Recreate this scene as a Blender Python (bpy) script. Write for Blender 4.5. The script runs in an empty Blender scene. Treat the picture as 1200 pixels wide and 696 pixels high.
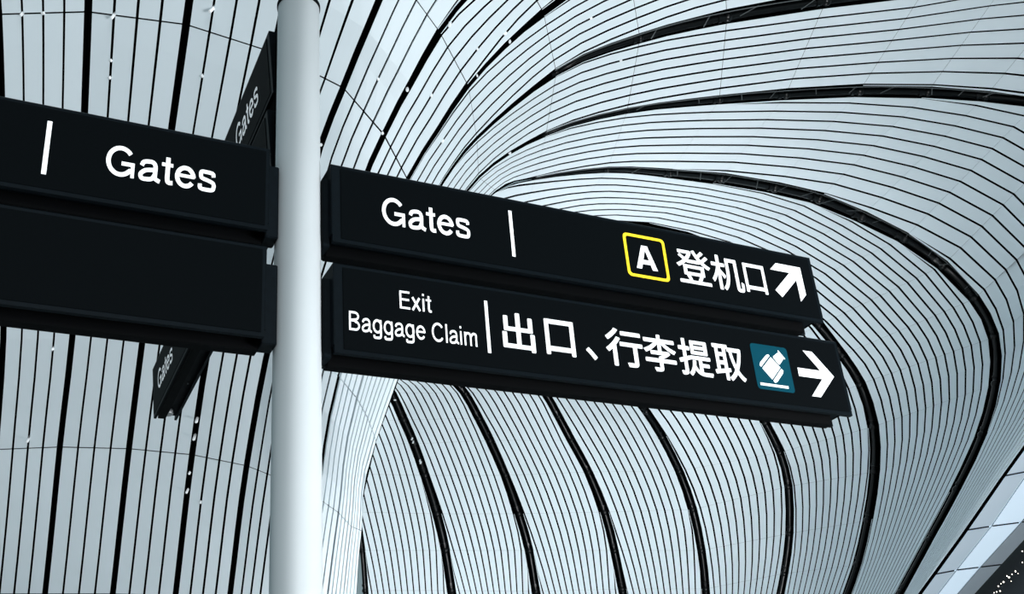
import bpy, bmesh, math, random
import numpy as np
from mathutils import Vector
random.seed(7)
SC = bpy.context.scene
COL = SC.collection
VS = SC.view_settings
SC.display_settings.display_device = 'sRGB'
VS.view_transform = 'Standard'; VS.look = 'None'; VS.gamma = 1.0; VS.use_curve_mapping = False
VS.exposure = 0.0

# ------------------------------------------------------------------ camera
F_PX, PITCH, ROLL, EYE = 1338.1, 0.4735, -0.0918, 1.6
FW = np.array([0, math.cos(PITCH), math.sin(PITCH)])
UP0 = np.array([0, -math.sin(PITCH), math.cos(PITCH)])
RT0 = np.array([1.0, 0, 0])
RT = RT0*math.cos(ROLL) + UP0*math.sin(ROLL)
UP = -RT0*math.sin(ROLL) + UP0*math.cos(ROLL)
cd = bpy.data.cameras.new('camera'); cam = bpy.data.objects.new('camera', cd); COL.objects.link(cam)
cd.sensor_width = 36.0; cd.lens = F_PX/1200*36.0; cd.clip_end = 500
from mathutils import Matrix
cam.matrix_world = Matrix(((RT[0], UP[0], -FW[0], 0), (RT[1], UP[1], -FW[1], 0), (RT[2], UP[2], -FW[2], EYE), (0, 0, 0, 1)))
SC.camera = cam

# ------------------------------------------------------------------ light
world = bpy.data.worlds.new('daylight'); SC.world = world; world.use_nodes = True
bg = world.node_tree.nodes['Background']
bg.inputs[0].default_value = (0.66, 0.92, 1.0, 1); bg.inputs[1].default_value = 0.30
sd = bpy.data.lights.new('facade_daylight', 'SUN'); sun = bpy.data.objects.new('facade_daylight', sd); COL.objects.link(sun)
sd.energy = 1.15; sd.angle = math.radians(22); sd.color = (0.95, 0.98, 1.0)
SUN_TO = Vector((0.45, -0.88, 0.12))          # towards the glazed facade, low and to the right behind the viewer
sun.rotation_euler = SUN_TO.to_track_quat('Z', 'Y').to_euler()

for u_loc, u_dir, u_pow, u_size in (((6.5, 28, .5), (-.25, .40, .9), 4000, 6.0), ((9.5, 2.5, .5), (-.25, .35, 1.0), 4100, 6.0),
                                    ((-14.0, 14, .5), (.25, .3, 1.0), 330, 4.0), ((3.2, -5.5, 2.3), (-.40, .9, .2), 170, 3.0)):
    ud = bpy.data.lights.new('unseen_fill_light', 'AREA'); up_l = bpy.data.objects.new('unseen_fill_light', ud); COL.objects.link(up_l)
    ud.shape = 'DISK'; ud.size = u_size; ud.energy = u_pow; ud.color = (0.97, 0.985, 1.0)      # added unseen lamps: floor uplights for the ceiling, a fill light for the pole
    up_l.location = u_loc; up_l.rotation_euler = Vector(u_dir).to_track_quat('-Z', 'Y').to_euler()

# ------------------------------------------------------------------ materials
def mat(name, col, rough=0.5, metal=0.0, spec=0.5, noise=0.0, nscale=8.0, bump=0.0, emit=None, emits=0.0):
    m = bpy.data.materials.new(name); m.use_nodes = True
    nt = m.node_tree; b = nt.nodes['Principled BSDF']
    b.inputs['Base Color'].default_value = (*col, 1); b.inputs['Roughness'].default_value = rough
    b.inputs['Metallic'].default_value = metal; b.inputs['Specular IOR Level'].default_value = spec
    if noise or bump:
        tc = nt.nodes.new('ShaderNodeTexCoord'); nz = nt.nodes.new('ShaderNodeTexNoise')
        nz.inputs['Scale'].default_value = nscale; nz.inputs['Detail'].default_value = 4
        nt.links.new(tc.outputs['Object'], nz.inputs['Vector'])
        if noise:
            r = nt.nodes.new('ShaderNodeValToRGB'); e = r.color_ramp.elements
            e[0].position = .3; e[1].position = .7
            e[0].color = (*[c*(1-noise) for c in col], 1); e[1].color = (*[min(1, c*(1+noise)) for c in col], 1)
            nt.links.new(nz.outputs['Fac'], r.inputs['Fac']); nt.links.new(r.outputs['Color'], b.inputs['Base Color'])
        if bump:
            bp = nt.nodes.new('ShaderNodeBump'); bp.inputs['Strength'].default_value = bump; bp.inputs['Distance'].default_value = .002
            nt.links.new(nz.outputs['Fac'], bp.inputs['Height']); nt.links.new(bp.outputs['Normal'], b.inputs['Normal'])
    if emit:
        b.inputs['Emission Color'].default_value = (*emit, 1); b.inputs['Emission Strength'].default_value = emits
    return m
M_PANEL = mat('white_ceiling_panel', (0.715, 0.80, 0.845), .65, spec=.2, noise=.015, nscale=.8)
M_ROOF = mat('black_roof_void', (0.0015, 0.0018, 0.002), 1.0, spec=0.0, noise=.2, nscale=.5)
M_TUBE = mat('dark_steel_tube', (0.0022, 0.0030, 0.0034), .30, spec=.3, noise=.3, nscale=2)
M_GLINT = mat('white_sky_glint', (0.95, 0.97, 0.98), .4, noise=.02)  # near-white stand-in for sky light and glints in the ceiling gaps
M_POLE = mat('pale_grey_pole_paint', (0.58, 0.62, 0.64), .42, spec=.3, noise=.02, nscale=3, bump=.02)
M_CAP = mat('black_cap', (0.0012, 0.0016, 0.002), .6, spec=.05, noise=.1)
M_FRAME = mat('black_sign_frame', (0.0027, 0.0049, 0.0068), .42, spec=.06, noise=.15, nscale=40, bump=.04)
M_FACE = mat('black_sign_face', (0.0012, 0.0022, 0.0029), .55, spec=.03, noise=.2, nscale=160, bump=.08)
M_WHITE = mat('white_vinyl_lettering', (0.93, 0.95, 0.96), .5, noise=.01, emit=(0.9, 0.95, 1), emits=.28)  # glow added so the letters look brighter than the light makes them
M_YELLOW = mat('yellow_vinyl', (0.85, 0.62, 0.010), .5, noise=.01, emit=(.9, .66, .01), emits=.42)  # glow added to brighten the yellow where little light falls
M_TEAL = mat('teal_vinyl', (0.001, 0.043, 0.066), .5, spec=.05, noise=.02)
M_SCREW = mat('grey_screw', (0.25, 0.27, 0.28), .4, noise=.05)
M_FLOOR = mat('pale_terrazzo_floor', (0.40, 0.41, 0.41), .35, noise=.06, nscale=20)
M_GLASS = [mat(n_, (0.66, 0.75, 0.82), .4, spec=.2, noise=.05, nscale=.6, emit=(0.66, 0.84, 1.0), emits=e_) for n_, e_ in (('mid_glow_skylight_glass', .36), ('bright_glow_skylight_glass', .72), ('dim_glow_skylight_glass', .12))]  # same glass in all rows; each row's brightness is put into its glow
M_BAR = mat('dark_glazing_bar', (0.01, 0.012, 0.014), .5, noise=.1)
M_LAMP = mat('warm_white_lamp', (1, .95, .85), .4, noise=.01, emit=(1, .9, .78), emits=3.0)

# ------------------------------------------------------------------ helpers
def link(name, me, m=None, parent=None, smooth=False):
    o = bpy.data.objects.new(name, me); COL.objects.link(o)
    if m and me: me.materials.append(m)
    if parent: o.parent = parent
    if smooth and me:
        me.polygons.foreach_set('use_smooth', [True]*len(me.polygons))
    return o
def mesh(name, vs, fs):
    me = bpy.data.meshes.new(name); me.from_pydata([tuple(v) for v in vs], [], fs); me.update(); return me
def tag(o, label=None, cat=None, group=None, kind=None):
    for k, v in (('label', label), ('category', cat), ('group', group), ('kind', kind)):
        if v: o[k] = v
    return o
def empty(name, loc=(0, 0, 0), rz=0.0):
    o = bpy.data.objects.new(name, None); COL.objects.link(o); o.location = loc; o.rotation_euler = (0, 0, rz); o.empty_display_size = .1; return o
def bm_mesh(bm, name):
    bmesh.ops.recalc_face_normals(bm, faces=bm.faces)
    me = bpy.data.meshes.new(name); bm.to_mesh(me); bm.free(); return me
def box_bm(bm, x0, x1, y0, y1, z0, z1, bev=0.0):
    v = [bm.verts.new((x, y, z)) for x in (x0, x1) for y in (y0, y1) for z in (z0, z1)]
    fs = [bm.faces.new([v[i] for i in q]) for q in ((0, 1, 3, 2), (4, 6, 7, 5), (0, 4, 5, 1), (2, 3, 7, 6), (0, 2, 6, 4), (1, 5, 7, 3))]
    if bev:
        es = list({e for f in fs for e in f.edges}); bmesh.ops.bevel(bm, geom=es, offset=bev, segments=2, affect='EDGES')
def prism_bm(bm, prof, x0, x1):
    a = [bm.verts.new((x0, p[0], p[1])) for p in prof]; b = [bm.verts.new((x1, p[0], p[1])) for p in prof]
    n = len(prof)
    for i in range(n): bm.faces.new((a[i], a[(i+1) % n], b[(i+1) % n], b[i]))
    bm.faces.new(a); bm.faces.new(b[::-1])
def lathe_bm(bm, prof, seg=48, c=(0, 0, 0)):
    rings = []
    for r, z in prof:
        rings.append([bm.verts.new((c[0]+r*math.cos(2*math.pi*k/seg), c[1]+r*math.sin(2*math.pi*k/seg), c[2]+z)) for k in range(seg)])
    for a, b in zip(rings, rings[1:]):
        for k in range(seg): bm.faces.new((a[k], a[(k+1) % seg], b[(k+1) % seg], b[k]))
    bm.faces.new(rings[0][::-1]); bm.faces.new(rings[-1])
def ray(px, py, D):
    """World point seen at a photograph pixel, D metres along the lens axis (numpy)."""
    px = np.asarray(px, float)[..., None]; py = np.asarray(py, float)[..., None]; D = np.asarray(D, float)[..., None]
    return (FW + RT*(px-600)/F_PX - UP*(py-348)/F_PX)*D + np.array([0, 0, EYE])

# ================================================================== floor
bm = bmesh.new(); box_bm(bm, -45, 45, -45, 75, -.3, 0)
tag(link('floor', bm_mesh(bm, 'floor'), M_FLOOR), 'pale terrazzo hall floor the sign pole stands on', 'floor', kind='structure')

# ================================================================== ceiling: survey of the wide gaps
# Every wide gap between two bands of panels is a seam curve; a station number runs along each seam
# (0 = low on the far wall of the funnel, 22 = low on the near canopy), crossing joints sit at stations.
SEAM = {
 -1: {16:(-330,-290),17:(-270,-130),18:(-220,50),19:(-165,350),20:(-160,545),21:(-175,700),22:(-195,860)},
 0: {16:(-185,-315),17:(-145,-150),18:(-110,25),19:(-80,350),20:(-80,535),21:(-97,700),22:(-115,860)},
 1: {16:(-38,-325),17:(-20,-155),18:(-2,17),19:(5,340),20:(-5,527),21:(-20,696),22:(-38,860)},
 2: {16:(107,-320),17:(105,-150),18:(103,14),19:(89,340),20:(70,524),21:(52.7,696),22:(33,860)},
 3: {16:(262,-310),17:(240,-140),18:(218,29),19:(174,345),20:(151,526),21:(132,696),22:(112,860)},
 4: {16:(392,-260),17:(353,-95),18:(321,62),19:(254,355),20:(225,533),21:(205.5,698),22:(185,860)},
 5: {16:(535,-175),17:(461,-37),17.5:(430,35),18:(402,103),18.26:(375,173),18.5:(350,267),19:(322,375),20:(289,546),21:(269,702),22:(248,865)},
 6: {15:(680,-130),16:(598,-55),17:(515,37),17.5:(481,98),18:(450,158),18.15:(432,197),18.5:(401,296),19:(364,411),20:(337,565),21:(316,712),22:(297,868)},
 7: {7:(1640,-130),8:(1550,-190),9:(1430,-200),10:(1320,-195),11:(1215,-175),12:(1100,-150),13:(975,-125),14:(845,-90),15:(735,-47),16:(637,15),16.5:(592,54),17:(549,101),17.5:(513,154),18:(478,211),18.25:(455,260),18.5:(433,318),19:(397.5,442),20:(372.5,584),21:(352,722),22:(332,870)},
 8: {7:(1545,20),8:(1470,-30),9:(1385,-50),10:(1290,-50),11:(1190,-35),12:(1085,-14),13:(968,1),14:(852,20),15:(750,45),16:(652,85),16.5:(602,123),17:(559,162),17.5:(533,193),18:(504,240),18.25:(480,286),18.5:(457,343),19:(418.5,467),20:(397,601),21:(382.5,712),22:(365,860)},
 9: {0:(1050,740),1:(1082,694),2:(1130,628),3:(1177,560),4:(1240,470),5:(1300,360),6:(1330,262),7:(1315,190),8:(1270,145),9:(1215,121),10:(1155,113),11:(1087,108),12:(1007,107),13:(921,111),14:(843,117),15:(735,130),16:(640,157),17:(561,208),17.5:(534,243),18:(511,285),18.5:(473,370),19:(431,490),20:(411.5,617),21:(400,720),22:(382,870)},
 10: {0:(1012,770),1:(1055,694),2:(1088,633),3:(1120,574),4:(1150,510),5:(1166,450),6:(1165,395),7:(1142,350),8:(1105,311),9:(1060,279),10:(1010,254),11:(960,233),12:(908,220),13:(845,209),14:(785,203),15:(712,199),16:(628,209),17:(582,224),17.5:(556,250),18:(531,290),18.5:(487,390),19:(441,517),20:(424,622),21:(416.5,720),22:(405,870)},
 11: {0:(965,780),1:(988,708),2:(1004,662),3:(1016,610),4:(1024,553),5:(1023,500),6:(1008,450),7:(987,416),8:(960,381),9:(920,342),10:(880,312),11:(840,290),12:(800,275),13:(755,265),14:(710,262),15:(660,267),16:(600,287),17:(560,313),18:(530,345),19:(503,385),20:(480,425)},
 12: {0:(896,790),1:(909,722),2:(919,672),3:(925,625),4:(924,570),5:(914,530),6:(897,495),7:(880,465),8:(855,432),9:(825,403),10:(795,380),11:(765,362),12:(735,348),13:(705,340),14:(675,337),15:(640,340),16:(605,350),17:(570,367),18:(536,390),19:(502,420)},
 13: {0:(822,790),1:(828,725),2:(827,690),3:(822,645),4:(812,597),5:(796,552),6:(776,512),7:(757,482),8:(735,455),9:(710,433),10:(685,418),11:(660,407),12:(635,401),13:(612,399),14:(590,400),15:(565,404),16:(540,411),17:(515,421),18:(490,436)},
 14: {0:(742,790),1:(736,728),2:(729,690),3:(720,645),4:(708.5,600),5:(689.5,553),6:(669.5,516),7:(654.5,488),8:(637,458),9:(617,440),10:(597,428),11:(577,421),12:(558,419),13:(540,421),14:(523,426),15:(505,433),16:(487,442)},
 15: {0:(641,790),1:(635,730),2:(628,693),3:(620,645),4:(608,602),5:(592,557),6:(574,516),7:(561,490),8:(545,461),9:(528,444),10:(511,435),11:(495,432),12:(480,433),13:(466,438),14:(452,446)},
 16: {0:(540,790),1:(535,730),2:(529,692),3:(522,645),4:(512,602),5:(498,557),6:(485,520),7:(473,492),8:(458,460),9:(443,446),10:(429,440),11:(416,440),12:(403,446)},
 17: {0:(434,790),1:(430,730),2:(427.5,692),3:(424,645),4:(417,600),5:(408,555),6:(397,520),7:(386,495),8:(374,470)},
}
_LD = {16:14.5,17:15.4,18:16.5,19:19.6,20:23,21:26,22:29}
SEAM[30] = {**{m: v for m, v in SEAM[10].items() if m <= 17}, 18:(541,262), 19:(512,320), 20:(492,370)}   # the far-side course of seam 10, behind the fold
LEFT = {10: 30}
DEPTH = {k: _LD for k in (-1, 0, 1, 2, 3, 4)}
DEPTH.update({
 5: {16:15.2,17:15.8,18:16.7,19:19.8,20:23.1,21:26.1,22:29},
 6: {15:16.9,16:16.9,17:16.8,18:17.3,19:20.0,20:23.3,21:26.3,22:29.2},
 7: {7:19,14:19.2,15:18.8,16:18.4,17:18.1,18:18.2,19:20.6,20:23.9,21:26.9,22:29.9},
 8: {7:23.3,10:23.5,13:22.3,15:20.9,16:20.1,17:19.5,18:19.3,19:21.6,20:25.0,21:28.0,22:31.0},
 9: {0:22,4:23,6:25,8:26.5,10:26.5,13:25.2,15:23.4,16:22.2,17:21.1,18:20.7,19:22.8,20:26.3,21:29.3,22:32.3},
 10: {0:28,2:28.2,4:29.2,6:30.6,8:31.5,10:31,13:28.5,15:26,16:24.5,17:23.1,18:22.4,19:24.3,20:27.7,21:30.7,22:33.7},
 30: {0:28,2:28.2,4:29.2,6:30.6,8:31.5,10:31,13:28.5,15:26,16:24.5,17:23.1,18:23.4,19:25,20:26.5},
 11: {0:34.4,2:34.6,4:35.2,6:36,8:36,10:34.5,13:31.5,15:29.3,16:28.1,17:27,18:26.6,20:27},
 12: {0:39.6,4:39.6,6:39.6,8:38.8,10:37.5,13:35,15:33,17:31,19:31},
 13: {0:42.8,4:42.7,6:42.2,8:41,10:40,13:38,15:36.5,17:35,18:34.6},
 14: {0:43.7,6:43.5,8:43,10:42,13:41,16:39.5},
 15: {0:43.4,6:43.5,10:42.8,14:42},
 16: {0:42.2,8:42.4,12:41.6},
 17: {0:40.4,8:40.6}})
GAPW = {k: {16:6.8,18:6.4,19:5.2,20:4.7,22:4.2} for k in (-1, 0, 1, 2, 3, 4)}
GAPW.update({
 5: {16:6,18:5.4,19:4.8,20:4.4,22:4}, 6: {15:8,16:7,17:6,18:4.6,19:4,20:4,22:3.6},
 7: {14:10,15:9.5,16:8,17:4.6,18:4,19:2.8,20:2.5,22:2.4}, 8: {10:16,12:16,14:16,15:12,16:7.5,17:4,18:3.2,19:1.6,20:1.3,22:1.6},
 9: {0:9,3:9,5:10,9:13,12:14,13:13,14:11,15:7,16:5,17:3.2,18:2.6,19:1.1,22:1.3},
 10: {0:9.5,2:10,4:11.5,6:13,8:15,10:16,12:15,13:14,14:11,15:7.5,16:4,17:2.6,18:2,19:1,22:1.6}, 30: {0:9.5,2:10,4:11.5,6:13,8:15,10:16,12:15,13:14,14:11,15:7.5,16:4,17:2.6,18:2.5,20:2.5},
 11: {0:10,4:11,6:11.5,8:12,12:10,16:6,20:3}, 12: {0:9.5,4:10,6:10,10:9,19:4}, 13: {0:9.5,6:10,10:9,18:4},
 14: {0:10,6:10,10:8,16:4}, 15: {0:10,6:10.5,10:8,14:4}, 16: {0:10,4:11,8:11,12:6}, 17: {0:8.5,8:9}})
ROWS = {k: {16:5,17:4,22:4} for k in (-1, 0, 1, 2, 3, 4)}
for k in (-1, 0, 1, 2, 3, 4): ROWS[k] = {16:4, 22:4}
ROWS.update({
 5: {16:5,17:4,22:4}, 6: {15:7,16:6,17:4.2,18:4,22:4}, 7: {10:8.5,14:8,15:7,16:6,17:4.5,18:4,22:4},
 8: {7:8.5,13:8,15:6.6,16:6,17:4.5,18:3.6,22:3.6}, 9: {0:11.5,3:11.5,5:12.5,7:13,9:11.5,11:10,13:8.5,15:7,16:6,17:4.5,18:3.4,22:3.4},
 10: {0:14.5,6:14,8:12.5,10:10.5,12:8.5,15:7.5,18:5,20:4}, 11: {0:11.5,2:11,4:10.4,6:9.6,8:8.6,12:7.5,20:5},
 12: {0:12,2:11.4,4:10.8,6:10,9:9,14:7.5,19:5}, 13: {0:13,2:12,4:10,6:9.6,9:8.6,14:7,18:5},
 14: {0:14,2:12.8,3:11,4:10.2,6:9.4,10:8,16:5}, 15: {0:14.5,2:13,3:11,4:10.2,6:9.4,10:8,14:5}, 16: {0:14.5,2:13,3:11.4,4:10.4,6:9.4,10:8,12:6}})

def pchip(tab, x):
    ks = sorted(tab); X = np.array(ks, float); Y = np.array([tab[k] for k in ks], float)
    if len(X) == 1: return np.full(np.shape(x), Y[0])
    x = np.clip(np.asarray(x, float), X[0], X[-1])
    h = np.diff(X); d = np.diff(Y)/h; m = np.zeros(len(X)); m[0] = d[0]; m[-1] = d[-1]
    for i in range(1, len(X)-1):
        if d[i-1]*d[i] > 0:
            w1 = 2*h[i]+h[i-1]; w2 = h[i]+2*h[i-1]; m[i] = (w1+w2)/(w1/d[i-1]+w2/d[i])
    i = np.clip(np.searchsorted(X, x, side='right')-1, 0, len(h)-1); t = (x-X[i])/h[i]
    return ((1+2*t)*(1-t)**2*Y[i] + t*(1-t)**2*h[i]*m[i] + t*t*(3-2*t)*Y[i+1] + t*t*(t-1)*h[i]*m[i+1])
def catmull(tab, comp, x):
    ks = sorted(tab); X = np.array(ks, float); Y = np.array([tab[k][comp] for k in ks], float)
    x = np.clip(np.asarray(x, float), X[0], X[-1]); m = np.gradient(Y, X); h = np.diff(X)
    i = np.clip(np.searchsorted(X, x, side='right')-1, 0, len(h)-1); t = (x-X[i])/h[i]
    return ((1+2*t)*(1-t)**2*Y[i] + t*(1-t)**2*h[i]*m[i] + t*t*(3-2*t)*Y[i+1] + t*t*(t-1)*h[i]*m[i+1])
def seam_xy(k, s): return np.stack([catmull(SEAM[k], 0, s), catmull(SEAM[k], 1, s)], -1)
def seam_d(k, s): return pchip(DEPTH[k], s)
def srange(k): return min(SEAM[k]), max(SEAM[k])

def band_eval(k, t, s):
    """pixel and depth at fraction t across the band between seam k and k+1, station s (arrays)."""
    kl = LEFT.get(k, k)
    a = seam_xy(kl, s); b = seam_xy(k+1, s); p = a+(b-a)*t[..., None]
    da, db = seam_d(kl, s), seam_d(k+1, s); L = np.linalg.norm(b-a, axis=-1)+1e-6; sl = (db-da)/L
    def hm(s1, s2, w1, w2): 
        ok = s1*s2 > 0
        return np.where(ok, (w1+w2)/np.where(ok, w1/np.where(ok, s1, 1)+w2/np.where(ok, s2, 1), 1), 0)
    ma = sl.copy(); mb = sl.copy()
    if k-1 in SEAM:
        r = srange(k-1); ok = (s >= r[0]) & (s <= r[1])
        L0 = np.linalg.norm(a-seam_xy(k-1, s), axis=-1)+1e-6; ma = np.where(ok, hm((da-seam_d(k-1, s))/L0, sl, L0, L), ma)
    if k+2 in SEAM:
        r = srange(k+2); ok = (s >= r[0]) & (s <= r[1])
        L2 = np.linalg.norm(seam_xy(k+2, s)-b, axis=-1)+1e-6; mb = np.where(ok, hm(sl, (seam_d(k+2, s)-db)/L2, L, L2), mb)
    D = (1+2*t)*(1-t)**2*da + t*(1-t)**2*L*ma + t*t*(3-2*t)*db + t*t*(t-1)*L*mb
    return p, D
def gap_frac(k, s):
    """half widths of the two wide gaps as fractions of the band, at stations s"""
    a = seam_xy(LEFT.get(k, k), s); b = seam_xy(k+1, s); v = b-a
    out = []
    for kk in (LEFT.get(k, k), k+1):
        lo, hi = srange(kk)
        e = .05; tan = seam_xy(kk, np.clip(s+e, lo, hi))-seam_xy(kk, np.clip(s-e, lo, hi)); tan /= np.linalg.norm(tan, axis=-1, keepdims=True)+1e-9
        perp = np.abs(v[..., 0]*tan[..., 1]-v[..., 1]*tan[..., 0])+1e-6
        out.append(np.minimum(pchip(GAPW[kk], s)/2/perp, .3))
    return out

ceiling = empty('ceiling', (0, 18, 0))
tag(ceiling, 'white ribbed free-form ceiling whose panel strips sweep over the hall into a funnel column', 'ceiling', kind='structure')
OFF = np.array([0, 18, 0])
def panel_mesh(rings, thick):
    """closed strip of cross sections: rings = list of (lo, hi) world points"""
    vs, fs = [], []
    P = np.array(rings); n = len(P)
    ctr = P.mean((0, 1)); nr = np.cross(P[-1, 0]-P[0, 0]+P[-1, 1]-P[0, 1], P[:, 1].mean(0)-P[:, 0].mean(0)); nr /= np.linalg.norm(nr)+1e-12
    view = ctr-np.array([0, 0, EYE])
    if nr@view < 0: nr = -nr            # away from the hall
    for lo, hi in P: vs += [lo, hi, hi+nr*thick, lo+nr*thick]
    for i in range(n-1):
        b = i*4
        for j in range(4): fs.append((b+j, b+(j+1) % 4, b+4+(j+1) % 4, b+4+j))
    fs.append((0, 3, 2, 1)); e = (n-1)*4; fs.append((e, e+1, e+2, e+3))
    return vs, fs

FRAME = (-10, 1210, -10, 706)
SINGLES = []; BANDS = {}
for k in sorted(SEAM):
    if k+1 not in SEAM: continue
    lo = max(srange(k)[0], srange(k+1)[0]); hi = min(srange(LEFT.get(k, k))[1], srange(k+1)[1])
    cuts = [float(v) for v in range(lo, hi+1)]
    if k <= 9: cuts = sorted(cuts+[c for c in (18.5,) if lo < c < hi])
    BANDS[k] = []
    K = 2*int(math.ceil(max(ROWS[k].values())/2+.01))
    for s0, s1 in zip(cuts, cuts[1:]):
        nseg = 4 if (k <= 9 and s0 >= 16) else (3 if s0 >= 14 else (1 if 7 <= s0 and k in (8, 9, 10) else 2))
        jg = .0016 if (k >= 10 or (k == 9 and s0 < 18)) else (.0030 if k > 6 else .0045)
        ss = np.linspace(s0+jg, s1-jg, nseg+1)
        ga, gb = gap_frac(k, ss); n = pchip(ROWS[k], ss)
        span = np.linalg.norm(seam_xy(k+1, ss)-seam_xy(LEFT.get(k, k), ss), axis=-1)
        gfrac = np.interp(span/n, [4, 9, 13, 22, 30], [.21, .22, .215, .115, .135])
        dd = .5*(seam_d(k, ss)+seam_d(k+1, ss))
        usable = 1-ga-gb
        for i in range(K):
            c0 = .5+(i-K/2)/n; c1 = c0+1/n
            g = gfrac/n/2
            a = np.clip(c0+g, 0, 1); b = np.clip(c1-g, 0, 1)
            if (b-a).max()*n.mean() < .06: continue
            b = np.maximum(b, a+.004)
            ta = ga+usable*a; tb = ga+usable*b
            pa, Da = band_eval(k, ta, ss); pb, Db = band_eval(k, tb, ss)
            jit = random.uniform(-.006, .006)
            W0 = ray(pa[:, 0], pa[:, 1], Da+jit); W1 = ray(pb[:, 0], pb[:, 1], Db+jit)
            vs, fs = panel_mesh(list(zip(W0, W1)), .016 if k <= 5 else (.06 if k <= 9 and s0 >= 18.5 else .006))
            wpx = np.median(np.linalg.norm(pb-pa, axis=-1)); c = .25*(pa[0]+pa[-1]+pb[0]+pb[-1]); lpx = np.linalg.norm(pa[0]-pa[-1])
            vis = FRAME[0] < c[0] < FRAME[1] and FRAME[2] < c[1] < FRAME[3]
            area = wpx*lpx if (vis and wpx > 7.5) else 0
            BANDS[k].append((area, vs, fs))
areas = sorted((p[0] for b in BANDS.values() for p in b), reverse=True)
CUT = max(areas[min(290, len(areas)-1)], 1.0)
for k, ps in BANDS.items():
    V, Fc = [], []
    for a, vs, fs in ps:
        if a < CUT:
            o = len(V); V += [v-OFF for v in vs]; Fc += [tuple(i+o for i in f) for f in fs]
    if V:
        band = link('panel_band', mesh('panel_band', V, Fc), M_PANEL, ceiling); band['kind'] = 'stuff'
    else:
        band = None
    for a, vs, fs in ps:
        if a >= CUT: link('panel', mesh('panel', [v-OFF for v in vs], fs), M_PANEL, ceiling)

# backing behind the panels; its black colour stands in for shade in the gaps
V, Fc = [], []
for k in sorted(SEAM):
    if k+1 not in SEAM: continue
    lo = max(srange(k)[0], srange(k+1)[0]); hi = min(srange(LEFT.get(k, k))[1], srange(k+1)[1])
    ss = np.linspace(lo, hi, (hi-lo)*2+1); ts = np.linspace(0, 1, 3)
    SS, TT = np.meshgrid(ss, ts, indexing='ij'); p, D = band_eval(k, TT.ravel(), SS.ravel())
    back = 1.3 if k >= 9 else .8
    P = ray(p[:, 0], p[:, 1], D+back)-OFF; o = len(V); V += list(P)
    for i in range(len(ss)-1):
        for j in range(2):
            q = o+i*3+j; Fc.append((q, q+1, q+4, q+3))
roof = link('void_backing', mesh('void_backing', V, Fc), M_ROOF, ceiling)

# steel tubes with ball joints inside the wide gaps
def tube_mesh(pts, rad, seg=10):
    vs, fs = [], []; pts = np.array(pts); n = len(pts)
    for i in range(n):
        t = pts[min(i+1, n-1)]-pts[max(i-1, 0)]; t /= np.linalg.norm(t)
        u = np.cross(t, [0.31, 0.2, 0.93]); u /= np.linalg.norm(u); w = np.cross(t, u)
        for j in range(seg):
            a = 2*math.pi*j/seg; vs.append(pts[i]+(u*math.cos(a)+w*math.sin(a))*rad[i])
    for i in range(n-1):
        for j in range(seg): fs.append((i*seg+j, i*seg+(j+1) % seg, (i+1)*seg+(j+1) % seg, (i+1)*seg+j))
    fs.append(tuple(range(seg-1, -1, -1))); fs.append(tuple(range((n-1)*seg, n*seg)))
    return vs, fs
ball_bm = bmesh.new(); bmesh.ops.create_uvsphere(ball_bm, u_segments=12, v_segments=8, radius=1); BALL = bm_mesh(ball_bm, 'tube_joint'); BALL.materials.append(M_TUBE)
BALL.polygons.foreach_set('use_smooth', [True]*len(BALL.polygons))
TUBES = {8: (10, 16), 9: (9, 16), 10: (0, 16), 11: (0, 12), 12: (0, 9), 13: (0, 9), 14: (0, 9), 15: (0, 9), 16: (0, 9), 17: (0, 8)}
for k, (lo, hi) in TUBES.items():
    ss = np.linspace(lo, hi, (hi-lo)*4+1); p = seam_xy(k, ss); D = seam_d(k, ss)
    w = pchip(GAPW[k], ss)*D/F_PX
    pts = ray(p[:, 0], p[:, 1], D+.22)-OFF
    vs, fs = tube_mesh(pts, w*.27)
    tb = link('roof_tube', mesh('roof_tube', vs, fs), M_TUBE, ceiling, smooth=True)
    for s in range(lo, hi+1):
        i = (s-lo)*4
        b = bpy.data.objects.new('tube_joint', BALL); COL.objects.link(b); b.parent = tb
        b.location = pts[i]; r = max(w[i]*.40, .03); b.scale = (r, r, r)
        j0, j1 = max(i-1, 0), min(i+1, len(pts)-1)
        d = pts[j1]-pts[j0]; d /= np.linalg.norm(d)
        vs, fs = tube_mesh([pts[i]+d*w[i]*.75-d*.04, pts[i]+d*w[i]*.75+d*.04], [w[i]*.36]*2, 12)
        link('collar', mesh('collar', vs, fs), M_TUBE, tb)

# slack cables and short braces seen inside the widest gaps
M_CABLE = mat('grey_cable', (0.10, 0.115, 0.12), .45, noise=.1)
for k, lo, hi in ((8, 10, 16), (9, 9.5, 16), (10, 7, 16)):
    tb = [o for o in ceiling.children if o.name.startswith('roof_tube')][k-8]
    ss = np.linspace(lo, hi, 60); p = seam_xy(k, ss); D = seam_d(k, ss); w = pchip(GAPW[k], ss)
    tan = np.gradient(p, axis=0); tan /= np.linalg.norm(tan, axis=1, keepdims=True); nr = np.stack([-tan[:, 1], tan[:, 0]], 1)
    q = p+nr*(w*.36)[:, None]
    vs, fs = tube_mesh(ray(q[:, 0], q[:, 1], D+.03)-OFF, [.011]*60, 5); link('cable', mesh('cable', vs, fs), M_CABLE, tb)
    for s in np.arange(lo+.4, hi-1, .55):
        i = int((s-lo)/(hi-lo)*59); j = min(i+random.choice((0, 1, 2)), 59)
        a = p[i]+nr[i]*w[i]*.42; b = p[j]-nr[j]*w[j]*random.uniform(.05, .4)
        P2 = [ray(a[0], a[1], D[i]+.06)-OFF, ray(b[0], b[1], D[j]+.12)-OFF]
        vs, fs = tube_mesh(P2, [.009, .009], 5); link('brace', mesh('brace', vs, fs), M_CABLE, tb)

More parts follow.
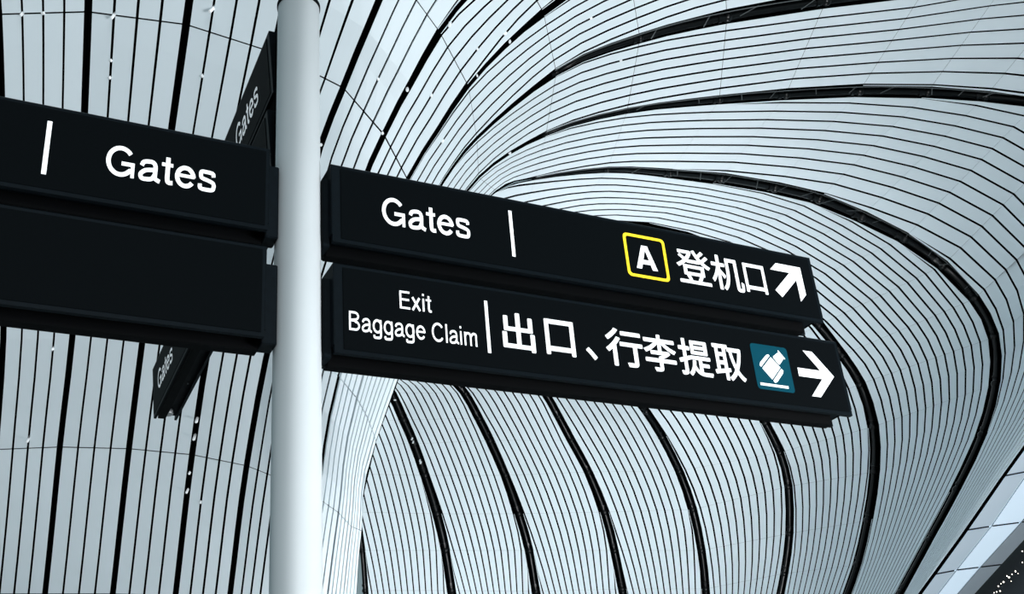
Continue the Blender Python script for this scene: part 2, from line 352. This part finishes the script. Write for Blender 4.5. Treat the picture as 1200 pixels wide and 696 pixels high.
# white plates standing in for specks of sky light seen through the gaps
def find(px, py, ks):
    """nearest gap centre line to a surveyed speck: its pixel and depth"""
    best = None
    for k in ks:
        lo = max(srange(k)[0], srange(k+1)[0]); hi = min(srange(LEFT.get(k, k))[1], srange(k+1)[1])
        s_ = np.linspace(lo, hi, (hi-lo)*16+1); ga, gb = gap_frac(k, s_); n = pchip(ROWS[k], s_); K = 2*int(math.ceil(max(ROWS[k].values())/2+.01))
        for i in range(-1, K+2):
            c = np.clip(.5+(i-K/2)/n, 0, 1); t = ga+(1-ga-gb)*c
            t = np.where(c <= 0, 0, np.where(c >= 1, 1, t))
            p, D = band_eval(k, t, s_); e = (p[:, 0]-px)**2+(p[:, 1]-py)**2; q = int(e.argmin())
            if best is None or e[q] < best[0]: best = (e[q], float(D[q]), p[q])
    return best
GLINTS = [(22,12,2,9),(58,14,4,3),(132,12,2,16),(248,12,3,16),(234,86,2,5),(129,70,1.5,3),(128,86,1.5,4),(377,162,3,3),(476,105,3,7),(447,158,2,3),
 (442,95,2,3),(507,112,2,6),(526,28,3,10),(516,167,2,5),(596,42,4,5),(597,48,2,5),(561,57,2,3),(696,24,3,2),(730,71,3,2),(596,182,3,3),(559,89,1.5,3),
 (230,495,3,9),(229,514,3,10),(223,558,2,4),(221,576,2,7),(236,592,1.5,4),(32,510,2,10),(61,411,1.5,5),(458,461,3,1.5),(461,470,3,1.5),(479,516,2,4),(484,519,2,4),(489,542,2,4),(492,542,2,4)]
for (px, py, w, h) in GLINTS:
    ks = [k for k in SEAM if k+1 in SEAM and ((k <= 8) if px < 455 or py < 210 else k >= 14)]
    _, D, (px, py) = find(px, py, ks)
    D -= .01
    c = ray(px, py, D); sx, sz = w*D/F_PX*.5, h*D/F_PX*.5
    bm = bmesh.new(); box_bm(bm, -sx, sx, -.02, .02, -sz, sz, min(sx, sz)*.3)
    o = link('sky_glint', bm_mesh(bm, 'sky_glint'), M_GLINT, ceiling); o.location = c-OFF
    o.rotation_euler = (-.45, random.uniform(-.15, .3), -.3)

# ================================================================== skylight beyond the funnel rim
SKY = [[(1262,420),(1308,402),(1362,390),(1402,383)], [(1215,492),(1256,481),(1303,473),(1337,467)], [(1170,559),(1206,552),(1247,546),(1277,541)],
       [(1128,622),(1162,616.5),(1197,612),(1223,608)], [(1090,674),(1121,668),(1149,664.5),(1174,661.5)], [(1050,728),(1080,721),(1104,717),(1126,714)], [(1008,785),(1036,777),(1057,773),(1076,770)]]
SD = [41, 43, 45, 47, 49, 51, 53]
def sky_pt(r, c, dd=0.0):
    i = min(int(c), len(SKY)-2); f = c-i
    j = min(int(r), 2); g = r-j
    a = np.array(SKY[i]); b = np.array(SKY[i+1]); q = a*(1-f)+b*f
    p = q[j]*(1-g)+q[j+1]*g
    return ray(p[0], p[1], SD[i]*(1-f)+SD[i+1]*f+r*.6+dd)
sky = empty('skylight', tuple(sky_pt(1.5, 3))); SO = np.array(sky.location)
tag(sky, 'bright milky glass skylight in three rows beyond the dark rim of the ceiling', 'skylight', kind='structure')
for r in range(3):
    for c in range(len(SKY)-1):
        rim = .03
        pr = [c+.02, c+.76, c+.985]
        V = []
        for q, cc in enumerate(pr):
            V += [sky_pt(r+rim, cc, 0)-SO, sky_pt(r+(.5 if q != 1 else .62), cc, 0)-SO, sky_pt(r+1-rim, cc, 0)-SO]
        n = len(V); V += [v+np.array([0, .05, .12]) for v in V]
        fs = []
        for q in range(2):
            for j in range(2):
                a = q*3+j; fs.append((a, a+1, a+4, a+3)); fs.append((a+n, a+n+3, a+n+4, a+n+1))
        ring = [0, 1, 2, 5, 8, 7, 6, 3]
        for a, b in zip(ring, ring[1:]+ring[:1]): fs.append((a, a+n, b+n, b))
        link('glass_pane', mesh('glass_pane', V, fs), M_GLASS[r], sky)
for r in range(3):
    for c in range(1, len(SKY)-1):
        vs, fs = tube_mesh([sky_pt(r+.04, c, -.1)-SO, sky_pt(r+.9, c, -.1)-SO], [.03, .03], 8)
        link('cross_bar', mesh('cross_bar', vs, fs), M_BAR, sky)
for r in (1, 2):
    vs, fs = tube_mesh([sky_pt(r, c, .0)-SO for c in np.linspace(0, len(SKY)-1, 13)], [.018]*13, 6)
    link('long_bar', mesh('long_bar', vs, fs), M_SCREW, sky)

# dark roof edge with strings of small lamps, right of the skylight
def edge_pt(c, off, D): 
    i = min(int(c), len(SKY)-2); f = c-i; q = np.array(SKY[i][3])*(1-f)+np.array(SKY[i+1][3])*f
    return ray(q[0]+off*1.0, q[1]+off*.35, D)
V, Fc = [], []
cs = np.linspace(0, len(SKY)-1, 13)
for c in cs:
    D0 = np.interp(c, range(len(SD)), SD)+2.2
    V += [edge_pt(c, -2, D0), edge_pt(c, 70, D0-6), edge_pt(c, 260, D0-14), edge_pt(c, -2, D0+.5), edge_pt(c, 70, D0-5.5), edge_pt(c, 260, D0-13.5)]
for i in range(len(cs)-1):
    b = i*6
    for j in (0, 1): Fc += [(b+j, b+j+1, b+j+7, b+j+6), (b+j+3, b+j+9, b+j+10, b+j+4)]
    Fc += [(b, b+6, b+9, b+3), (b+2, b+5, b+11, b+8)]
OO = V[0].copy()
eave = link('trim_1', mesh('trim_1', [v-OO for v in V], Fc), mat('dark_roof_edge', (.0016, .0028, .0034), .6, noise=.3, nscale=1)); eave.location = OO
tag(eave, 'dark roof edge carrying small lamps right of the skylight', 'roof edge', kind='structure')
lamp_bm = bmesh.new(); bmesh.ops.create_icosphere(lamp_bm, subdivisions=1, radius=.026); LAMP = bm_mesh(lamp_bm, 'pin_lamp'); LAMP.materials.append(M_LAMP)
for i, (px, py, s) in enumerate([(1198,646,1),(1198,659,.9),(1190,669.5,1.3),(1186,673,.8),(1182.5,676.5,1.4),(1180,675,1),(1176,682,1.4),(1173,684,.8),(1170,687,1.2),(1172,692.5,1.1),(1168,693.5,1),(1165,694.5,.8),(1185,681,.7),(1193,672,.7)]):
    o = bpy.data.objects.new('pin_lamp', LAMP); COL.objects.link(o); o.location = ray(px, py, 44.0); o.scale = (s,)*3
    tag(o, 'tiny warm lamp in the strings under the dark roof edge', 'lamp', 'strings of tiny lamps under the dark roof edge')

# ================================================================== sign pole
S = 1.3
PA = np.array([-0.62286187, 2.93462827])*S
PSI, RAD, TH = 0.503, 0.0683*S, 0.06*S
ZT = 2.657*S+EYE
pole = empty('sign_pole', (PA[0], PA[1], 0))
tag(pole, 'tall round pale grey metal pole carrying the black direction signs', 'pole')
bm = bmesh.new(); lathe_bm(bm, [(RAD, .03), (RAD, ZT-.004)], 64); link('shaft', bm_mesh(bm, 'shaft'), M_POLE, pole, True)
bm = bmesh.new(); lathe_bm(bm, [(RAD*1.035, ZT-.006), (RAD*1.045, ZT), (RAD*1.045, ZT+.012), (RAD*.9, ZT+.02)], 64); link('cap', bm_mesh(bm, 'cap'), M_CAP, pole)
bm = bmesh.new(); lathe_bm(bm, [(RAD*2.2, 0), (RAD*2.2, .02), (RAD*1.15, .035), (RAD*1.12, .12)], 48); link('base_flange', bm_mesh(bm, 'base_flange'), M_POLE, pole)

# ------------------------------------------------------------------ lettering helpers (local sign frame: x along, -y front, z up)
def spl(pts, n=6):
    P = np.array(pts, float); m = np.gradient(P, axis=0); out = []
    for i in range(len(P)-1):
        for t in np.linspace(0, 1, n, endpoint=False):
            out.append((1+2*t)*(1-t)**2*P[i]+t*(1-t)**2*m[i]+t*t*(3-2*t)*P[i+1]+t*t*(t-1)*m[i+1])
    return out+[P[-1]]
def arc(cx, cy, rx, ry, a0, a1, n=28):
    return [(cx+rx*math.cos(math.radians(a)), cy+ry*math.sin(math.radians(a))) for a in np.linspace(a0, a1, n)]
def ribbon(pts, w):
    P = np.array(pts, float); n = len(P); vs, fs = [], []
    for i in range(n):
        a = P[i]-P[i-1] if i else P[1]-P[0]; b = P[i+1]-P[i] if i < n-1 else a
        a = a/np.linalg.norm(a); b = b/np.linalg.norm(b); t = a+b; t /= np.linalg.norm(t); nn = np.array([-t[1], t[0]])
        h = w/2/max(.5, float(nn@np.array([-a[1], a[0]]))); vs += [P[i]+nn*h, P[i]-nn*h]
    for i in range(n-1): fs.append((2*i, 2*i+1, 2*i+3, 2*i+2))
    return vs, fs
def grotesk(w):
    """plain grotesque letterforms as pen strokes: {letter: (advance, strokes)}; cap height .72, x height .52"""
    v = w*.92; h = w/2
    xt = .53-h; o = h-.012
    return {
     'G': (.78, [(arc(.385, .36, .335-h, .372-h, 38, 318)+[(.64, .18)], w), ([(.41, .345-h+.02), (.715, .345-h+.02)], v), ([(.715-h*.8, .36), (.715-h*.8, 0)], v*.85)]),
     'C': (.73, [(arc(.385, .36, .335-h, .372-h, 38, 322), w)]),
     'E': (.64, [([(.08+h, 0), (.08+h, .72)], w), ([(.08, .72-v/2), (.58, .72-v/2)], v), ([(.08, .375), (.55, .375)], v), ([(.08, v/2), (.59, v/2)], v)]),
     'B': (.69, [([(.08+h, 0), (.08+h, .72)], w), ([(.08, .72-v/2), (.36, .72-v/2)]+arc(.37, .545, .225-h, .175-v/2, 88, -88, 14)+[(.08, .375)], v),
                 ([(.08, .375), (.39, .375)]+arc(.40, .188, .235-h, .188-v/2, 88, -88, 14)+[(.08, v/2)], v)]),
     'a': (.56, [(spl([(.045+h, .355), (.09+h, .445), (.26, xt), (.37, .465), (.475-h, .37), (.475-h, .11), (.50, .045), (.54, .03)]), w*.95),
                 (spl([(.475-h, .30), (.36, .288), (.19, .25), (.035+h, .15), (.11, .055), (.21, h-.012), (.35, .07), (.475-h, .19)]), w*.95)]),
     't': (.30, [(spl([(.155, .66), (.155, .40), (.155, .12), (.19, h), (.285, h)]), w), ([(.01, .525-v/2), (.28, .525-v/2)], v*.9)]),
     'e': (.56, [(arc(.285, .26, .25-h, .275-h, 2, 326), w), ([(.045+h*.5, .285), (.525-h*.3, .285)], v*.85)]),
     's': (.51, [(spl([(.465-h, .375), (.39, .46), (.25, xt), (.12, .47), (.05+h, .385), (.13, .315), (.27, .275), (.40, .225), (.475-h, .14), (.39, .055), (.25, o), (.10, .06), (.03+h, .165)]), w*.9)]),
     'x': (.50, [([(.075, .52), (.435, 0)], w*1.1), ([(.425, .52), (.065, 0)], w*1.1)]),
     'i': (.23, [([(.115, 0), (.115, .525)], w), ([(.115, .72-w*.95), (.115, .72)], w)]),
     'l': (.23, [([(.115, 0), (.115, .72)], w)]),
     'g': (.57, [(arc(.275, .272, .24-h, .268-h, 0, 360, 30), w), (spl([(.495-h, .525), (.495-h, .2), (.495-h, -.03), (.42, -.135), (.27, -.205+h), (.12, -.15), (.055+h, -.06)]), w)]),
     'm': (.84, [([(.07+h, 0), (.07+h, .525)], w), (spl([(.07+h, .34), (.18, .45), (.27, xt), (.38, .455), (.42, .35), (.42, .2), (.42, 0)]), w), (spl([(.42, .34), (.52, .45), (.60, xt), (.72, .455), (.77-h, .35), (.77-h, .2), (.77-h, 0)]), w)]),
     ' ': (.27, []),
    }
def glyphs(body, weight=0.1):
    """flat outline of a word: pen-stroke grotesque for Latin, the built-in font for Chinese characters"""
    if all(ord(c) < 128 for c in body):
        G = grotesk(weight); vs, fs = [], []; x = 0
        for ch in body:
            adv, st = G[ch]
            for pts, w in st:
                a, f = ribbon(pts, w); o = len(vs); vs += [q+np.array([x, 0]) for q in a]; fs += [tuple(i+o for i in q) for q in f]
            x += adv
        return np.array(vs), fs
    cu = bpy.data.curves.new('lettering', 'FONT'); cu.body = body; cu.resolution_u = 6
    o = bpy.data.objects.new('lettering', cu); COL.objects.link(o); bpy.context.view_layer.update()
    me = bpy.data.meshes.new_from_object(o.evaluated_get(bpy.context.evaluated_depsgraph_get()))
    bpy.data.objects.remove(o); bpy.data.curves.remove(cu)
    co = np.zeros(len(me.vertices)*3); me.vertices.foreach_get('co', co); co = co.reshape(-1, 3)[:, :2]
    fs = [tuple(p.vertices) for p in me.polygons]; bpy.data.meshes.remove(me)
    V, F = [], []                                  # heavier weight: the same outline laid down in a small circle
    for q in range(8):
        d = np.array([math.cos(q*math.pi/4), math.sin(q*math.pi/4)])*weight; b = len(co)*q
        V.append(co+d); F += [tuple(i+b for i in f) for f in fs]
    return np.concatenate(V), F
CAP_H = 0.72
def text(parent, body, x0, x1, z0, z1, y, m=M_WHITE, weight=0.1, mode='cap', cap=CAP_H, name='lettering'):
    co, fs = glyphs(body, weight); mn, mx = co.min(0), co.max(0)
    X = x0+(co[:, 0]-mn[0])/(mx[0]-mn[0])*(x1-x0)
    if mode == 'cap': Z = z0+co[:, 1]/cap*(z1-z0)
    else: Z = z0+(co[:, 1]-mn[1])/(mx[1]-mn[1])*(z1-z0)
    V = [(a, y, b) for a, b in zip(X, Z)]
    return link(name, mesh(name, V, fs), m, parent)
def poly(parent, name, pts, y, m=M_WHITE, thick=.0015):
    bm = bmesh.new(); a = [bm.verts.new((p[0], y, p[1])) for p in pts]; f = bm.faces.new(a)
    r = bmesh.ops.extrude_face_region(bm, geom=[f]); bmesh.ops.translate(bm, vec=(0, thick, 0), verts=[v for v in r['geom'] if isinstance(v, bmesh.types.BMVert)])
    return link(name, bm_mesh(bm, name), m, parent)
def rrect(x0, x1, z0, z1, r, n=4):
    out = []
    for cx, cz, a0 in ((x1-r, z1-r, 0), (x0+r, z1-r, 90), (x0+r, z0+r, 180), (x1-r, z0+r, 270)):
        for i in range(n+1):
            a = math.radians(a0+90*i/n); out.append((cx+r*math.cos(a), cz+r*math.sin(a)))
    return out
def ring(parent, name, x0, x1, z0, z1, r, w, y, m):
    o = rrect(x0, x1, z0, z1, r); i = rrect(x0+w, x1-w, z0+w, z1-w, max(r-w*.5, .004)); n = len(o)
    V = [(p[0], y, p[1]) for p in o]+[(p[0], y, p[1]) for p in i]+[(p[0], y+.0015, p[1]) for p in o]+[(p[0], y+.0015, p[1]) for p in i]
    fs = []
    for j in range(n):
        q = (j+1) % n; fs += [(j, q, n+q, n+j), (j, 2*n+j, 2*n+q, q), (n+j, n+q, 3*n+q, 3*n+j)]
    return link(name, mesh(name, V, fs), m, parent)

def make_sign(label, z0, z1, x0, x1, rz, t=TH, group=None, border=.034, taper=0.0):
    """x0..x1 along the sign, z0..z1 absolute (survey units, scaled here). Front is local -y (or +y when face_sign=1)."""
    x0, x1 = x0*S, x1*S; zb = z0*S+EYE; h = (z1-z0)*S
    e = empty('direction_sign', (PA[0], PA[1], zb), rz); tag(e, label, 'sign', group)
    lip, rec = .016, .034
    bm = bmesh.new()
    prof = [(-t, -lip*.0), (-t, h-.006), (-t+.006, h), (t-.006, h), (t, h-.006), (t, 0), (t-.02, 0), (t-.02, rec), (-t+.02, rec), (-t+.02, 0)]
    prism_bm(bm, prof, x0, x1); link('housing', bm_mesh(bm, 'housing'), M_FRAME, e)
    near = (x0, 1) if abs(x0) < abs(x1) else (x1, -1)
    for f in (-1, 1):
        bm = bmesh.new(); a, b = x0+.014, x1-.014
        if near[1] == 1: a = x0+border
        else: b = x1-.012
        yy = f*t; box_bm(bm, a, b, min(yy, yy+f*.003), max(yy, yy+f*.003), .016, h-.018, .0012)
        link('face_panel', bm_mesh(bm, 'face_panel'), M_FACE, e)
    # end plates: proud of the housing
    for xe, d in ((x0, -1), (x1, 1)):
        bm = bmesh.new(); box_bm(bm, min(xe, xe+d*.004), max(xe, xe+d*.004), -t, t, rec*.9, h-.003, .001); link('end_plate', bm_mesh(bm, 'end_plate'), M_FRAME, e)
    # lower rail in the channel, held back from the far end
    bm = bmesh.new(); a, b = (x0+.0, x1-.05) if near[1] == 1 else (x0+.05, x1-.0)
    box_bm(bm, a, b, t*.1, t-.021, -.0175, rec, .002); link('cable_rail', bm_mesh(bm, 'cable_rail'), M_CAP, e)  # near-black colour puts the underside's shade into the rail
    # bracket between housing and pole
    bm = bmesh.new(); xs = sorted((near[0], near[1]*RAD*.995)); box_bm(bm, xs[0], xs[1], -.042, .042, -.008, h-.055, .003)
    link('bracket', bm_mesh(bm, 'bracket'), M_FRAME, e)
    for xs_ in (x0+(x1-x0)*.18, x0+(x1-x0)*.82):
        bm = bmesh.new(); lathe_bm(bm, [(.006, 0), (.006, .006)], 12, (xs_, -t+.045, rec-.006)); link('screw', bm_mesh(bm, 'screw'), M_SCREW, e)
    if taper:                                    # faces lean in towards the bottom
        for ch in e.children:
            for v in ch.data.vertices: v.co.y *= 1-taper*(h-v.co.z)/h
    return e, zb
def L(z, zb): return z*S+EYE-zb
YF = -TH-.0045
def bar(e, zb, xa, za, zb2, w=.0115): 
    poly(e, 'divider_bar', [((xa-w/2)*S, L(zb2, zb)), ((xa+w/2)*S, L(zb2, zb)), ((xa+w/2)*S, L(za, zb)), ((xa-w/2)*S, L(za, zb))], YF)

# upper right sign
e, zb = make_sign('upper right black sign arm reading Gates with yellow boxed A and diagonal arrow', 1.7399, 2.0174, .0894, 1.9726, PSI)
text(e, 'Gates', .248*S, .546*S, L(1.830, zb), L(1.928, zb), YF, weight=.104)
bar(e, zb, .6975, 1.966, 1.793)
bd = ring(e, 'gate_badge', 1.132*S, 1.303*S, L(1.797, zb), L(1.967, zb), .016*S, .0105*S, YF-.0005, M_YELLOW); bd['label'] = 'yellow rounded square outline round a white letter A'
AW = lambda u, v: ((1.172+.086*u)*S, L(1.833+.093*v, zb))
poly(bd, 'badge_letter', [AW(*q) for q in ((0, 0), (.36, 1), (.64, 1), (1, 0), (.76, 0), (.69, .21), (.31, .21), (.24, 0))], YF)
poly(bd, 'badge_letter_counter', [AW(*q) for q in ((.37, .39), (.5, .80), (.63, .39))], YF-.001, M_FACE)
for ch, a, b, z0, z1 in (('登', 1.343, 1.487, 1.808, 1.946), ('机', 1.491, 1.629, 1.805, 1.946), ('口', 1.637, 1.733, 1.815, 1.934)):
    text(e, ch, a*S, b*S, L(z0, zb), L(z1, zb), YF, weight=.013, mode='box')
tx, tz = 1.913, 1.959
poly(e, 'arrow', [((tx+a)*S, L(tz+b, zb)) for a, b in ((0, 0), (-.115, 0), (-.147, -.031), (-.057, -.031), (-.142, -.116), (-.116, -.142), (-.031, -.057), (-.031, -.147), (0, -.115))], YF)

# lower right sign
e, zb = make_sign('lower right black sign arm reading Exit Baggage Claim with teal suitcase pictogram', 1.3762, 1.669, .0919, 2.0085, PSI)
text(e, 'Exit', .294*S, .397*S, L(1.545, zb), L(1.605, zb), YF, weight=.090)
text(e, 'Baggage Claim', .134*S, .542*S, L(1.451, zb), L(1.513, zb), YF, weight=.090)
bar(e, zb, .5815, 1.614, 1.436, .0105)
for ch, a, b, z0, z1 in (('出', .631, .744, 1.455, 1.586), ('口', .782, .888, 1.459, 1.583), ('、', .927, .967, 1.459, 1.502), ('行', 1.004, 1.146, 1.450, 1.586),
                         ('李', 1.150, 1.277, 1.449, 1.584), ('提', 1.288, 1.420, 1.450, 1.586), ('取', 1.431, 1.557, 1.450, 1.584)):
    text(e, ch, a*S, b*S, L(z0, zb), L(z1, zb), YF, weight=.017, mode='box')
pg = poly(e, 'baggage_pictogram', [(a*S, L(b, zb)) for a, b in rrect(1.600, 1.762, 1.434, 1.607, .012)], YF, M_TEAL); pg['label'] = 'teal square showing a suitcase and a bag above a conveyor line'
def pic(name, pts, m=M_WHITE, dy=.0018): poly(pg, name, [((1.600+.162*a)*S, L(1.607-.173*b, zb)) for a, b in pts], YF-dy, m, .0012)
def quad(A, B, C, D, u0, u1, v0, v1, r=.0):
    f = lambda u, v: tuple((1-u)*((1-v)*np.array(A)+v*np.array(D))+u*((1-v)*np.array(B)+v*np.array(C)))
    if not r: return [f(u0, v0), f(u1, v0), f(u1, v1), f(u0, v1)]
    return [f(u, v) for u, v in rrect(u0, u1, v0, v1, r)]
CA, CB, CC, CDD = (.43, .19), (.80, .55), (.51, .85), (.14, .46)
f_ = lambda u, v: tuple((1-u)*((1-v)*np.array(CA)+v*np.array(CDD))+u*((1-v)*np.array(CB)+v*np.array(CC)))
pic('suitcase', [f_(.20, 0), f_(.78, 0), f_(.78, 1), f_(.20, 1)])
pic('suitcase_end', [f_(.135, 0), f_(.135, 1), f_(.05, 1), f_(0, .85), f_(0, .15), f_(.05, 0)])
pic('suitcase_end', [f_(.835, 0), f_(.95, 0), f_(1, .15), f_(1, .85), f_(.95, 1), f_(.835, 1)])
BA, BB, BC, BD = (.56, .25), (.755, .10), (.885, .25), (.70, .42)
g_ = lambda u, v: tuple((1-u)*((1-v)*np.array(BA)+v*np.array(BD))+u*((1-v)*np.array(BB)+v*np.array(BC)))
pic('bag', [g_(.1, 0), g_(.86, .06), g_(.86, .94), g_(.1, 1), g_(0, .9), g_(0, .1)])
pic('bag_strip', [g_(.93, -.08), g_(1.05, -.08), g_(1.05, 1.08), g_(.93, 1.08)])
pic('conveyor_line', [(.08, .865), (.83, .868), (.83, .922), (.08, .918)])
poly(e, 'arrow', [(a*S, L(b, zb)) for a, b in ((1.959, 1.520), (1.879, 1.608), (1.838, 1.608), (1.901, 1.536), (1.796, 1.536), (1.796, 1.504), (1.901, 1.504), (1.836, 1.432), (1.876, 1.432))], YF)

# left signs
e, zb = make_sign('upper left black sign arm reading Gates beside a white bar', 1.7414, 2.0275, -1.98, -.1069, PSI)
text(e, 'Gates', -.567*S, -.263*S, L(1.833, zb), L(1.932, zb), YF, weight=.104)
bar(e, zb, -.722, 1.971, 1.797, .0125)
make_sign('lower left blank black sign arm without lettering', 1.3965, 1.6876, -1.99, -.1113, PSI)

# the pair pointing away from the viewer, above the others
BE = 2.0507
def away(label, z0, z1, x1, txt):
    t = .072*S; tp = .02/.072
    e, zb = make_sign(label, z0, z1, .1168, x1, BE, t=t, taper=tp)
    ta, tb, za, zc = txt; h = (z1-z0)*S
    co, fs = glyphs('Gates', .10); mn, mx = co.min(0), co.max(0)
    V = []
    for a, c in co:                                          # reads from the far end towards the pole, on the face seen from the left
        z = L(za+c/CAP_H*(zc-za), zb); V.append(((tb-(a-mn[0])/(mx[0]-mn[0])*(tb-ta))*S, (t+.0045)*(1-tp*(h-z)/h), z))
    link('lettering', mesh('lettering', V, fs), M_WHITE, e)
    bm = bmesh.new(); lathe_bm(bm, [(.030, .002), (.034, .012), (.034, .034)], 24, (x1*S-.075, 0, 0)); o = link('round_lamp', bm_mesh(bm, 'round_lamp'), M_SCREW, e); o['label'] = 'round pale lens under the far end'
    return e
away('uppermost black sign arm beside the pole top, pointing away, with small slanted Gates', 2.385, 2.637, 2.12, (.285, .605, 2.465, 2.560))
away('black sign arm pointing away, its far end with Gates hanging below the left signs', 2.056, 2.308, 2.256, (1.765, 2.115, 2.138, 2.228))
